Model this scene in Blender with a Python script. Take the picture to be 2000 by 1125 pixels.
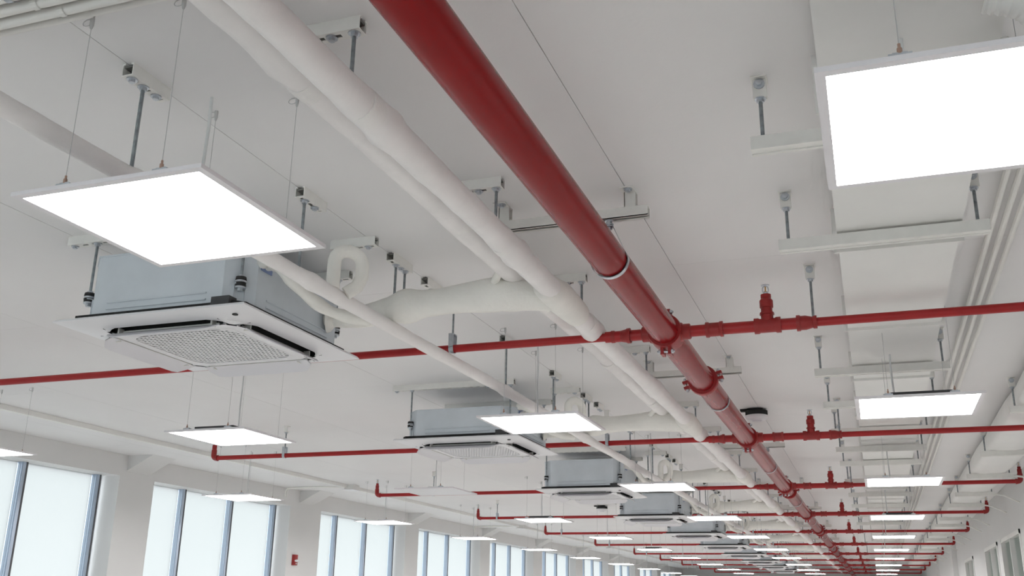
import bpy, math, random
from mathutils import Vector, Matrix
random.seed(7)
SC = bpy.context.scene
COL = SC.collection
for o in list(bpy.data.objects):
    bpy.data.objects.remove(o)

# ------------------------------------------------------------------ camera
H0 = 1.6                                   # eye height above the floor; all heights below are given relative to the eye
F_PX, YAW, PITCH, ROLL = 1913.2, -0.348734, 0.311401, 0.017316
def cam_axes():
    cy, sy = math.cos(YAW), math.sin(YAW)
    f0, r0, u0 = Vector((sy, cy, 0)), Vector((cy, -sy, 0)), Vector((0, 0, 1))
    f = f0 * math.cos(PITCH) + u0 * math.sin(PITCH)
    u = -f0 * math.sin(PITCH) + u0 * math.cos(PITCH)
    return r0 * math.cos(ROLL) + u * math.sin(ROLL), -r0 * math.sin(ROLL) + u * math.cos(ROLL), f
R_, U_, F_ = cam_axes()
cam = bpy.data.cameras.new('camera'); cam_o = bpy.data.objects.new('camera', cam); COL.objects.link(cam_o)
cam.sensor_width = 36.0; cam.lens = F_PX / 2000 * 36.0; cam.clip_end = 300; cam.clip_start = 0.05
m = Matrix.Identity(4)
for i in range(3):
    m[i][0], m[i][1], m[i][2] = R_[i], U_[i], -F_[i]
m[2][3] = H0
cam_o.matrix_world = m
SC.camera = cam_o

# ------------------------------------------------------------------ sky, exposure
w = bpy.data.worlds.new('daylight'); SC.world = w; w.use_nodes = True
bg = w.node_tree.nodes['Background']; bg.inputs[0].default_value = (0.92, 0.96, 1.0, 1); bg.inputs[1].default_value = 4.4
LED = 21.0
vs = SC.view_settings
vs.view_transform = 'Standard'; vs.look = 'None'; vs.gamma = 1.0; vs.exposure = 0.0; vs.use_curve_mapping = False
cy = SC.cycles
cy.max_bounces = 10; cy.diffuse_bounces = 7; cy.glossy_bounces = 4; cy.transmission_bounces = 6; cy.transparent_max_bounces = 8
cy.sample_clamp_indirect = 6.0; cy.caustics_reflective = False; cy.caustics_refractive = False
cy.use_denoising = True

# ------------------------------------------------------------------ materials
def srgb(r, g, b):
    return tuple(((c / 255) / 12.92 if c / 255 <= 0.04045 else ((c / 255 + 0.055) / 1.055) ** 2.4) for c in (r, g, b)) + (1,)
def mat(name, col, rough=0.5, metal=0.0, noise=0.0, nscale=6.0, bump=0.0, bscale=40.0, spec=0.5, coat=0.0, stretch=None):
    m = bpy.data.materials.new(name); m.use_nodes = True
    nt = m.node_tree; b = nt.nodes['Principled BSDF']
    b.inputs['Base Color'].default_value = col; b.inputs['Roughness'].default_value = rough; b.inputs['Metallic'].default_value = metal
    b.inputs['Specular IOR Level'].default_value = spec; b.inputs['Coat Weight'].default_value = coat; b.inputs['Coat Roughness'].default_value = 0.12
    tc = nt.nodes.new('ShaderNodeTexCoord'); mp = nt.nodes.new('ShaderNodeMapping')
    nt.links.new(tc.outputs['Object'], mp.inputs[0])
    if stretch: mp.inputs['Scale'].default_value = stretch
    if noise:
        n = nt.nodes.new('ShaderNodeTexNoise'); n.inputs['Scale'].default_value = nscale; n.inputs['Detail'].default_value = 4
        nt.links.new(mp.outputs[0], n.inputs['Vector'])
        r = nt.nodes.new('ShaderNodeMapRange'); r.inputs[1].default_value = 0.3; r.inputs[2].default_value = 0.7
        r.inputs[3].default_value = 1 - noise; r.inputs[4].default_value = 1 + noise
        nt.links.new(n.outputs[0], r.inputs[0])
        mx = nt.nodes.new('ShaderNodeMix'); mx.data_type = 'RGBA'; mx.blend_type = 'MULTIPLY'; mx.inputs[0].default_value = 1
        mx.inputs[6].default_value = col; nt.links.new(r.outputs[0], mx.inputs[7]); nt.links.new(mx.outputs[2], b.inputs['Base Color'])
    if bump:
        n = nt.nodes.new('ShaderNodeTexNoise'); n.inputs['Scale'].default_value = bscale; n.inputs['Detail'].default_value = 5
        nt.links.new(mp.outputs[0], n.inputs['Vector'])
        bp = nt.nodes.new('ShaderNodeBump'); bp.inputs['Strength'].default_value = bump; bp.inputs['Distance'].default_value = 0.01
        nt.links.new(n.outputs[0], bp.inputs['Height']); nt.links.new(bp.outputs[0], b.inputs['Normal'])
    return m
def emit(name, col, s):
    m = bpy.data.materials.new(name); m.use_nodes = True; nt = m.node_tree
    b = nt.nodes['Principled BSDF']; b.inputs['Base Color'].default_value = (.9, .9, .9, 1)
    b.inputs['Emission Color'].default_value = col; b.inputs['Emission Strength'].default_value = s
    return m
M = {}
M['ceil'] = mat('ceiling_paint', (.80, .79, .79, 1), .6, noise=.015, nscale=1.5, bump=.05, bscale=60)
M['gap'] = mat('joint_shadow_gap', (.55, .54, .52, 1), .9)
M['wall'] = mat('wall_paint', (.71, .705, .70, 1), .65, noise=.012, nscale=2, bump=.04, bscale=80)
M['floor'] = mat('floor_vinyl', (.60, .59, .575, 1), .4, noise=.06, nscale=1.2)
M['strut'] = mat('strut_white_paint', (.80, .79, .76, 1), .45, noise=.03, nscale=20)
M['strut_shade'] = mat('strut_inner_shade', (.20, .20, .19, 1), .6, metal=.3)  # dark colour standing in for shade inside the channels
M['zinc'] = mat('zinc_plated_steel', (.55, .58, .62, 1), .35, metal=.9, noise=.1, nscale=60)
M['rod'] = mat('galvanised_rod', (.30, .33, .35, 1), .5, metal=.6, noise=.25, nscale=40, bump=.5, bscale=300)
M['red'] = mat('red_gloss_enamel', (.26, .006, .008, 1), .22, noise=.06, nscale=5, spec=.13)
M['red_b'] = mat('red_branch_enamel', (.36, .012, .014, 1), .34, noise=.08, nscale=9, spec=.4)
M['red_f'] = mat('red_cast_fitting_enamel', (.30, .014, .014, 1), .42, noise=.08, nscale=25, bump=.1, bscale=80)
M['wrap'] = mat('white_wrapped_insulation', (.88, .855, .845, 1), .55, noise=.03, nscale=8, bump=.35, bscale=22)
M['wrap_d'] = mat('cream_taped_insulation', (.86, .845, .80, 1), .6, noise=.035, nscale=9, bump=.5, bscale=26)
M['tape'] = mat('white_wrapping_tape', (.88, .86, .84, 1), .5, bump=.35, bscale=50)
M['pvc'] = mat('cream_conduit_plastic', (.81, .80, .77, 1), .45, noise=.02, nscale=10)
M['galv'] = mat('galvanised_sheet', (.62, .665, .71, 1), .5, metal=.06, noise=.05, nscale=7)
M['fascia'] = mat('white_moulded_plastic', (.80, .795, .815, 1), .35)
M['flap'] = mat('pale_flap_plastic', (.72, .71, .74, 1), .4)
M['flap_in'] = mat('cream_vane_plastic', (.72, .71, .68, 1), .45)
M['black'] = mat('black_foam', (.014, .014, .014, 1), .8)
M['dark'] = mat('dark_grey_plastic', (.045, .045, .048, 1), .55)
M['filter'] = mat('filter_hole_shade', (.16, .155, .15, 1), .9)
M['blue'] = mat('blue_sealing_plate', (.22, .29, .50, 1), .5)
M['rubber'] = mat('black_rubber_mount', (.02, .02, .02, 1), .7)
M['lframe'] = mat('white_aluminium_frame', (.80, .775, .80, 1), .4)
M['led'] = emit('led_diffuser_lit', (1, .99, .98, 1), LED)
M['led_off'] = mat('led_diffuser_unlit', (.78, .78, .80, 1), .4)
M['wire'] = mat('steel_suspension_wire', (.55, .55, .55, 1), .5, metal=.3)
M['ferrule'] = mat('copper_ferrule', (.42, .27, .21, 1), .5)
M['cord'] = mat('white_power_cord', (.70, .71, .71, 1), .5)
M['alu'] = mat('anodised_aluminium', (.52, .60, .72, 1), .34, metal=.75)
M['alu_d'] = mat('dark_mullion_strip', (.10, .10, .11, 1), .5)
M['brass'] = mat('brass_fusible_link', (.55, .33, .12, 1), .35, metal=.8)
M['lens'] = mat('clear_strobe_lens', (.80, .80, .82, 1), .1, spec=.8)
M['white'] = mat('white_print', (.85, .85, .85, 1), .6)
M['duct'] = mat('white_painted_duct', (.80, .795, .775, 1), .5, noise=.02, nscale=4, bump=.06, bscale=10)
def blind_mat():
    m = bpy.data.materials.new('translucent_blind_fabric'); m.use_nodes = True; nt = m.node_tree
    for n in list(nt.nodes): nt.nodes.remove(n)
    out = nt.nodes.new('ShaderNodeOutputMaterial'); d = nt.nodes.new('ShaderNodeBsdfDiffuse'); t = nt.nodes.new('ShaderNodeBsdfTranslucent')
    tc = nt.nodes.new('ShaderNodeTexCoord'); wv = nt.nodes.new('ShaderNodeTexWave'); wv.inputs['Scale'].default_value = 60; wv.inputs['Distortion'].default_value = .6
    wv.bands_direction = 'Z'
    r = nt.nodes.new('ShaderNodeMapRange'); r.inputs[3].default_value = .37; r.inputs[4].default_value = .40
    nt.links.new(tc.outputs['Object'], wv.inputs['Vector']); nt.links.new(wv.outputs[1], r.inputs[0])
    cmb = nt.nodes.new('ShaderNodeCombineColor')
    for i in range(3): nt.links.new(r.outputs[0], cmb.inputs[i])
    nt.links.new(cmb.outputs[0], t.inputs[0]); d.inputs[0].default_value = (.5, .5, .5, 1)
    mx = nt.nodes.new('ShaderNodeMixShader'); mx.inputs[0].default_value = .62
    nt.links.new(d.outputs[0], mx.inputs[1]); nt.links.new(t.outputs[0], mx.inputs[2]); nt.links.new(mx.outputs[0], out.inputs[0])
    return m
M['blind'] = blind_mat()
def glass_mat():
    m = bpy.data.materials.new('window_glass'); m.use_nodes = True; nt = m.node_tree
    for n in list(nt.nodes): nt.nodes.remove(n)
    out = nt.nodes.new('ShaderNodeOutputMaterial'); t = nt.nodes.new('ShaderNodeBsdfTransparent'); g = nt.nodes.new('ShaderNodeBsdfGlossy')
    g.inputs['Roughness'].default_value = .02; t.inputs[0].default_value = (.94, .97, .96, 1)
    mx = nt.nodes.new('ShaderNodeMixShader'); mx.inputs[0].default_value = .07
    nt.links.new(t.outputs[0], mx.inputs[1]); nt.links.new(g.outputs[0], mx.inputs[2]); nt.links.new(mx.outputs[0], out.inputs[0])
    return m
M['glass'] = glass_mat()

# ------------------------------------------------------------------ mesh helpers
class MB:
    def __init__(s): s.v = []; s.f = []
    def add(s, v, f):
        b = len(s.v); s.v += [tuple(p) for p in v]; s.f += [tuple(i + b for i in q) for q in f]; return s
    def box(s, x0, y0, z0, x1, y1, z1):
        v = [(x0, y0, z0), (x1, y0, z0), (x1, y1, z0), (x0, y1, z0), (x0, y0, z1), (x1, y0, z1), (x1, y1, z1), (x0, y1, z1)]
        return s.add(v, [(0, 3, 2, 1), (4, 5, 6, 7), (0, 1, 5, 4), (1, 2, 6, 5), (2, 3, 7, 6), (3, 0, 4, 7)])
    def cbox(s, c, d):
        return s.box(c[0] - d[0] / 2, c[1] - d[1] / 2, c[2] - d[2] / 2, c[0] + d[0] / 2, c[1] + d[1] / 2, c[2] + d[2] / 2)
    def tube(s, pts, r, seg=12, caps=True, jit=0.0, rnd=None):
        pts = [Vector(p) for p in pts]; n = len(pts)
        rs = r if isinstance(r, (list, tuple)) else [r] * n
        T = []
        for i in range(n):
            t = (pts[min(i + 1, n - 1)] - pts[max(i - 1, 0)])
            if t.length < 1e-9:
                t = T[-1].copy() if T else next((q - pts[0] for q in pts[1:] if (q - pts[0]).length > 1e-9), Vector((0, 0, 1)))
            T.append(t.normalized())
        a = Vector((0, 0, 1)) if abs(T[0].z) < .9 else Vector((1, 0, 0))
        N = (a - T[0] * a.dot(T[0])).normalized()
        V = []
        for i in range(n):
            N = (N - T[i] * N.dot(T[i])).normalized(); B = T[i].cross(N)
            for k in range(seg):
                an = 2 * math.pi * k / seg
                rr = rs[i] * (1 + (rnd.uniform(-jit, jit) if rnd else 0))
                V.append(pts[i] + (N * math.cos(an) + B * math.sin(an)) * rr)
        Fc = []
        for i in range(n - 1):
            for k in range(seg):
                k2 = (k + 1) % seg
                Fc.append((i * seg + k, i * seg + k2, (i + 1) * seg + k2, (i + 1) * seg + k))
        if caps:
            Fc.append(tuple(range(seg))[::-1]); Fc.append(tuple((n - 1) * seg + k for k in range(seg)))
        return s.add(V, Fc)
    def prism(s, poly, z0, z1):
        n = len(poly)
        return s.add([(p[0], p[1], z0) for p in poly] + [(p[0], p[1], z1) for p in poly],
                     [tuple(range(n))[::-1], tuple(range(n, 2 * n))] + [(i, (i + 1) % n, n + (i + 1) % n, n + i) for i in range(n)])
    def mesh(s, name, material, smooth=True, angle=35):
        me = bpy.data.meshes.new(name); me.from_pydata(s.v, [], s.f); me.update()
        if smooth:
            me.polygons.foreach_set('use_smooth', [True] * len(me.polygons)); me.set_sharp_from_angle(angle=math.radians(angle))
        me.materials.append(material); return me
def ob(name, data, parent=None, loc=(0, 0, 0), rot=(0, 0, 0)):
    o = bpy.data.objects.new(name, data); COL.objects.link(o); o.location = loc; o.rotation_euler = rot
    if parent: o.parent = parent
    return o
def put(name, mb, material, parent=None, loc=(0, 0, 0), rot=(0, 0, 0), smooth=True, angle=35):
    return ob(name, mb.mesh(name, material, smooth, angle), parent, loc, rot)
def thing(name, label, cat, loc=(0, 0, 0), group=None, rotz=0):
    o = ob(name, None, None, (loc[0], loc[1], loc[2] + H0), (0, 0, rotz)); o.empty_display_size = .1
    o['label'] = label; o['category'] = cat
    if group: o['group'] = group
    return o
def tag(o, label, cat, group=None):
    o['label'] = label; o['category'] = cat
    if group: o['group'] = group
    return o
def dup(root, loc, label, group=None):
    r = root.copy(); COL.objects.link(r); r.location = (loc[0], loc[1], loc[2] + H0); r['label'] = label
    if group: r['group'] = group
    for ch in list(root.children):
        c = ch.copy(); COL.objects.link(c); c.parent = r
        for g in list(ch.children):
            d = g.copy(); COL.objects.link(d); d.parent = c
    return r
ORD = ['first', 'second', 'third', 'fourth', 'fifth', 'sixth', 'seventh', 'eighth', 'ninth', 'tenth', 'eleventh', 'twelfth',
       'thirteenth', 'fourteenth', 'fifteenth', 'sixteenth', 'seventeenth', 'eighteenth', 'nineteenth', 'twentieth',
       'twenty-first', 'twenty-second', 'twenty-third', 'twenty-fourth', 'twenty-fifth', 'twenty-sixth', 'twenty-seventh', 'twenty-eighth']
def arc(c, r, a0, a1, n, ax, ay):
    ax, ay, c = Vector(ax), Vector(ay), Vector(c)
    return [c + ax * (r * math.cos(math.radians(a0 + (a1 - a0) * i / n))) + ay * (r * math.sin(math.radians(a0 + (a1 - a0) * i / n))) for i in range(n + 1)]

ZC = 1.52          # ceiling height above the eye
Y0, Y1 = -5.0, 43.5
XL, XR = -7.85, 1.62

# ------------------------------------------------------------------ setting
def struct(name, mb, material, parent=None, smooth=False):
    o = put(name, mb, material, parent, (0, 0, H0) if not parent else (0, 0, 0), smooth=smooth)
    if not parent: o['kind'] = 'structure'
    return o
struct('floor', MB().box(XL - .3, Y0, -H0 - .1, XR + 2.0, Y1, -H0), M['floor'])
ceiling = struct('ceiling', MB().box(XL - .3, Y0, ZC + .005, XR + 2.0, Y1, ZC + .2), M['gap'])
xs = [XL, -7.2, -5.89, -4.55, -3.23, -1.98, -.776, .42, XR]
g = .0015
for i in range(len(xs) - 1):
    off = (.33, 1.9, .33, 2.4, .33, 1.4, .33, .36)[i]
    ys = [Y0] + [off + 4.0 * k for k in range(11) if Y0 < off + 4.0 * k < Y1 - .5] + [Y1]
    for j in range(len(ys) - 1):
        put('ceiling_panel', MB().box(xs[i] + g, ys[j] + g * .6, ZC, xs[i + 1] - g, ys[j + 1] - g * .6, ZC + .007), M['ceil'], ceiling, smooth=False)

# window wall: spandrel, piers and sill wall with one opening to a bay
BAYS = [(-4.6, -2.15), (-1.6, 1.35), (2.25, 5.2), (5.95, 8.91), (9.49, 12.44), (13.30, 16.26), (16.81, 19.90), (20.48, 23.45), (24.15, 27.15), (27.85, 30.8), (31.5, 34.5), (35.2, 38.2), (38.9, 41.9)]
HEAD, SILL = 1.285, -.75
XG = XL - .27
wl = MB().box(XL - .3, Y0, HEAD, XL, Y1, ZC).box(XL - .3, Y0, -H0, XL, Y1, SILL)
prev = Y0
for a, b in BAYS + [(Y1, Y1)]:
    wl.box(XL - .3, prev, SILL, XL, a, HEAD); prev = b
wall_left = struct('wall_left', wl, M['wall'])
piers = [(BAYS[i][1], BAYS[i + 1][0]) for i in range(len(BAYS) - 1)]
for a, b in piers:
    c = (a + b) / 2; h = .195
    y0, y1 = c - h, c + h
    v = [(XL, y0, ZC), (XL, y0, 1.345), (XL + .34, y0, ZC), (XL, y1, ZC), (XL, y1, 1.345), (XL + .34, y1, ZC)]
    put('sloped_haunch', MB().add(v, [(0, 1, 2), (3, 5, 4), (1, 4, 5, 2), (0, 3, 4, 1), (0, 2, 5, 3)]), M['wall'], wall_left, smooth=False)
def mullion_mesh():
    mb = MB(); hgt = HEAD - SILL
    mb.box(0, -.034, 0, .082, .034, hgt)
    mb.box(.082, -.028, 0, .089, .028, hgt)
    mb.box(.045, -.0365, 0, .058, .0365, hgt)
    return mb.mesh('mullion', M['alu'], False)
MUL = mullion_mesh()
MULD = MB().box(.0, -.022, 0, .0105, 0, HEAD - SILL).mesh('mullion_dark_strip', M['alu_d'], False)  # darker strip along the far half of the mullion front
for wi, (a, b) in enumerate(BAYS):
    wn = ob('window_%d' % (wi + 1), None, None, (XG, a, SILL + H0)); wn['kind'] = 'structure'
    L = b - a; hgt = HEAD - SILL
    fr = MB().box(-.02, 0, hgt - .010, .012, L, hgt).box(-.02, 0, 0, .012, L, .04).box(-.02, 0, 0, .014, .012, hgt).box(-.02, L - .012, 0, .014, L, hgt)
    put('window_frame', fr, M['alu'], wn, smooth=False)
    edges = [.012, .80, 1.80, L - .118, L - .012]
    for k in (1, 2, 3):
        mu = ob('mullion', MUL, wn, (0, edges[k], 0)); ob('dark_strip', MULD, mu, (.081, .0345, 0))
    for k in range(4):
        p0, p1 = edges[k] + .034, edges[k + 1] - .034
        if p1 - p0 < .03: continue
        put('glass_pane', MB().box(-.015, p0, .03, -.009, p1, hgt - .03), M['glass'], wn, smooth=False)
        put('roller_blind', MB().add([(.022, p0 + .004, .02), (.022, p1 - .004, .02), (.022, p1 - .004, hgt), (.022, p0 + .004, hgt)], [(0, 1, 2, 3)]).box(.016, p0 + .004, .02, .028, p1 - .004, .032), M['blind'], wn, smooth=False)

# right wall with glazed openings, end walls
RW = [(13.1, 15.1), (15.6, 17.4), (19.6, 21.4)]
wr = MB().box(XR, Y0, .93, XR + .12, Y1, ZC).box(XR, Y0, -H0, XR + .12, Y1, -.8)
prev = Y0
for a, b in RW + [(Y1, Y1)]:
    wr.box(XR, prev, -.8, XR + .12, a, .93); prev = b
wr.box(XR - .10, 23.4, -H0, XR, 24.0, ZC).box(XR - .06, 30.4, -H0, XR, 31.0, ZC)
struct('wall_right', wr, M['wall'])
struct('wall_corridor', MB().box(XR + 1.9, Y0, -H0, XR + 2.0, Y1, ZC), M['wall'])
for wi, (a, b) in enumerate(RW):
    wn = ob('window_%d' % (wi + 21), None, None, (XR, a, -.8 + H0)); wn['kind'] = 'structure'
    L = b - a; hgt = 1.73
    put('window_frame', MB().box(-.015, 0, hgt - .05, .10, L, hgt).box(-.015, 0, 0, .10, .05, hgt).box(-.015, L - .05, 0, .10, L, hgt).box(-.015, L * .5 - .02, 0, .10, L * .5 + .02, hgt).box(-.015, 0, 0, .1, L, .05), M['duct'], wn, smooth=False)
    put('glass_pane', MB().box(.04, .05, .05, .048, L * .5 - .02, hgt - .05), M['glass'], wn, smooth=False)
    put('glass_pane', MB().box(.04, L * .5 + .02, .05, .048, L - .05, hgt - .05), M['glass'], wn, smooth=False)
# wall behind the viewer, with an unseen window added to light the near faces
wf = MB().box(XL - .3, Y0 - .1, -H0, XR + 2, Y0, -1.3).box(XL - .3, Y0 - .1, 1.42, XR + 2, Y0, ZC).box(XL - .3, Y0 - .1, -1.3, XL + .3, Y0, 1.42).box(XR - .2, Y0 - .1, -1.3, XR + 2, Y0, 1.42)
struct('wall_front', wf, M['wall'])
wn = ob('window_20', None, None, (XL + .3, Y0 - .06, -1.3 + H0)); wn['kind'] = 'structure'
for k in range(9):
    x0, x1 = 1.0 * k + .03, min(1.0 * k + .97, XR - .2 - XL - .3)
    put('mullion', MB().box(x1, -.02, 0, x1 + .06, .05, 1.42 - -1.3), M['alu'], wn, smooth=False)
    put('glass_pane', MB().box(x0, -.015, 0, x1, -.009, 1.42 - -1.3), M['glass'], wn, smooth=False)
    if k % 2 == 0: put('roller_blind', MB().add([(x0, .02, 0), (x1, .02, 0), (x1, .02, 1.42 - -1.3), (x0, .02, 1.42 - -1.3)], [(0, 1, 2, 3)]), M['blind'], wn, smooth=False)
struct('wall_back', MB().box(XL - .3, Y1, -H0, XR + 2, Y1 + .1, ZC), M['wall'])

# ------------------------------------------------------------------ small hardware meshes (shared)
def hexnut(r, h, seg=6):
    return MB().prism([(r * math.cos(math.pi / 3 * i), r * math.sin(math.pi / 3 * i)) for i in range(6)], 0, h)
def disc(r, h, seg=14, z=0):
    return MB().prism([(r * math.cos(2 * math.pi * i / seg), r * math.sin(2 * math.pi * i / seg)) for i in range(seg)], z, z + h)
def bolt_mesh():
    mb = MB(); mb.prism([(.017 * math.cos(2 * math.pi * i / 12), .017 * math.sin(2 * math.pi * i / 12)) for i in range(12)], -.004, 0)
    mb.prism([(.010 * math.cos(math.pi / 3 * i), .010 * math.sin(math.pi / 3 * i)) for i in range(6)], -.012, -.004)
    return mb.mesh('bolt', M['zinc'])
BOLT = bolt_mesh()
def nut_mesh():
    mb = MB(); mb.prism([(.018 * math.cos(2 * math.pi * i / 12), .018 * math.sin(2 * math.pi * i / 12)) for i in range(12)], -.003, 0)
    mb.prism([(.0115 * math.cos(math.pi / 3 * i), .0115 * math.sin(math.pi / 3 * i)) for i in range(6)], -.013, -.003)
    return mb.mesh('nut', M['zinc'])
NUT = nut_mesh()
_rods = {}
def rod_mesh(L, r=.006):
    k = (round(L, 3), r)
    if k not in _rods:
        _rods[k] = MB().tube([(0, 0, 0), (0, 0, -L)], r, 8).mesh('threaded_rod', M['rod'])
    return _rods[k]
_chan = {}
def channel_mesh(L, closed=False, w_=.041, h=.041):
    """slotted U channel along X, open side up, top at z=0"""
    k = (round(L, 3), closed)
    if k in _chan: return _chan[k]
    t = .003; mb = MB(); hw = w_ / 2
    mb.box(-L / 2, -hw, -h, L / 2, -hw + t, 0).box(-L / 2, hw - t, -h, L / 2, hw, 0)
    sw = .007                                                 # half width of slot
    mb.box(-L / 2, -hw + t, -h, L / 2, -sw, -h + t).box(-L / 2, sw, -h, L / 2, hw - t, -h + t)
    x = -L / 2; n = max(1, int(round(L / .055))); p = L / n
    for i in range(n):
        a = x + p * i
        mb.box(a, -sw, -h, a + p * .23, sw, -h + t).box(a + p * .77, -sw, -h, a + p, sw, -h + t)
    mb.box(-L / 2, -hw + t, -.0045, L / 2, -hw + .010, 0).box(-L / 2, hw - .010, -.0045, L / 2, hw - t, 0)
    _chan[k] = mb.mesh('strut_channel', M['strut'], False); return _chan[k]
_slot_shade = {}
def slot_shade_mesh(L):  # dark strip in the channel paints in the shade behind the slots
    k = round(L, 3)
    if k not in _slot_shade: _slot_shade[k] = MB().box(-L / 2 + .004, -.0165, -.012, L / 2 - .004, .0165, -.006).mesh('slot_shade_strip', M['strut_shade'], False)
    return _slot_shade[k]
def strut_hanger(name, label, loc, L, along, rods, bolts, group=None, cat='hanger', zt=None):
    """ceiling strut channel with rods hanging from it; rods: [(offset, length)]"""
    z = ZC if zt is None else zt
    t = thing(name, label, cat, (loc[0], loc[1], z), group)
    r = 0 if along == 'x' else math.pi / 2
    ch = ob('strut_channel', channel_mesh(L), t, (0, 0, 0), (0, 0, r)); ob('slot_shade_strip', slot_shade_mesh(L), ch)
    P = (lambda o: (o, 0)) if along == 'x' else (lambda o: (0, o))
    for o_, ln in rods:
        x, y = P(o_)
        rd = ob('threaded_rod', rod_mesh(ln), t, (x, y, -.038)); ob('nut', NUT, rd, (0, 0, -.003))
    for o_ in bolts:
        x, y = P(o_); ob('bolt', BOLT, t, (x, y, -.041))
    return t

# ------------------------------------------------------------------ red fire main with couplings, tees, and branch pipes
ZP, XP, RP = 1.25, -.853, .067
BRY = [4.53, 7.75, 11.08, 14.5, 17.92, 21.5, 25.3, 28.6, 32.0, 35.4, 38.8]
main = thing('fire_main_pipe', 'large glossy red steel pipe running the length of the room', 'pipe', (XP, 0, ZP))
put('pipe', MB().tube([(0, Y0 + .05, 0)] + [(0, y, 0) for y in range(-2, 43)] + [(0, Y1 - .05, 0)], RP, 40, True), M['red'], main)
def ringmesh(r, y0, y1, seg=36, bev=.006):
    return MB().tube([(0, y0, 0), (0, y0, 0.0), (0, y0 + bev, 0), (0, y1 - bev, 0), (0, y1, 0)], [r * .93, r * .965, r, r, r * .95], seg, True)
def coupling_mesh():
    mb = ringmesh(RP + .020, -.026, .026)
    for sx in (-1, 1):                                # bolt lugs, two halves each side
        for sz in (-1, 1):
            mb.box(sx * (RP + .012), -.02, sz * .008, sx * (RP + .050), .02, sz * .024) if sx * 1 > 0 and sz > 0 else mb.box(min(sx * (RP + .012), sx * (RP + .050)), -.02, min(sz * .008, sz * .024), max(sx * (RP + .012), sx * (RP + .050)), .02, max(sz * .008, sz * .024))
    return mb.mesh('grooved_coupling', M['red_f'])
CPL = coupling_mesh()
def lugbolt():
    mb = MB()
    mb.tube([(0, 0, -.042), (0, 0, .042)], .006, 8)
    for s in (-1, 1):
        mb.prism([(.011 * math.cos(math.pi / 3 * i), .011 * math.sin(math.pi / 3 * i)) for i in range(6)], *sorted((s * .025, s * .036)))
    return mb.mesh('coupling_bolt', M['zinc'])
LUG = lugbolt()
for i, y in enumerate([5.62, 11.55, 17.3, 23.2, 29.2, 35.0]):
    c = ob('grooved_coupling', CPL, main, (0, y, 0), (0, math.radians(-14), 0))
    for s in (-1, 1): ob('coupling_bolt', LUG, c, (s * (RP + .034), 0, 0))
def tee_mesh():
    mb = ringmesh(RP + .016, -.062, .062, bev=.014)
    for s in (-1, 1):
        mb.tube([(s * (RP - .01), 0, 0), (s * (RP + .012), 0, 0), (s * (RP + .016), 0, 0), (s * (RP + .046), 0, 0), (s * (RP + .050), 0, 0)], [.050, .044, .038, .038, .034], 20)
    for sz in (-1, 1):
        for sx in (-1, 1):
            mb.box(*[v for p in zip(*[sorted(q) for q in ((sx * .010, sx * .026), (-.030, .030), (sz * (RP + .006), sz * (RP + .044)))]) for v in p])
    return mb.mesh('mechanical_tee', M['red_f'])
TEE = tee_mesh()
for y in BRY:
    c = ob('mechanical_tee', TEE, main, (0, y, 0))
    for s in (-1, 1):
        for yy in (-.022,):
            ob('coupling_bolt', LUG, c, (0, yy, s * (RP + .030)), (0, math.pi / 2, 0))

def sprinkler(parent, loc):
    """upright head on its riser top at loc (z of riser top)"""
    b = put('sprinkler_head', MB().tube([(0, 0, 0), (0, 0, .012)], .011, 10).tube([(-.010, 0, .010), (-.014, 0, .022), (-.012, 0, .036), (0, 0, .044)], .0026, 6).tube([(.010, 0, .010), (.014, 0, .022), (.012, 0, .036), (0, 0, .044)], .0026, 6).prism([(.020 * math.cos(2 * math.pi * i / 16), .020 * math.sin(2 * math.pi * i / 16)) for i in range(16)], .044, .047), M['zinc'], parent, loc)
    put('fusible_link', MB().tube([(0, 0, .012), (0, 0, .016), (0, 0, .018), (0, 0, .040)], [.007, .007, .003, .003], 8), M['brass'], b)
RB1, RB2 = .0275, .0205
XE = -5.75
XBR = [1.42, 1.42, 1.42, 1.42, 1.44, 1.45, 1.45, 1.45, 1.45, 1.45, 1.45]
def bell(x0, x1, ra, rb):
    d = x1 - x0
    return [(x0, 0, 0), (x0, 0, 0), (x0 + .16 * d, 0, 0), (x0 + .22 * d, 0, 0), (x0 + .45 * d, 0, 0), (x0 + .78 * d, 0, 0), (x0 + .84 * d, 0, 0), (x1, 0, 0), (x1, 0, 0)], [ra, ra + .010, ra + .010, ra + .006, ra + .006, rb + .006, rb + .010, rb + .010, rb]
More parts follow.
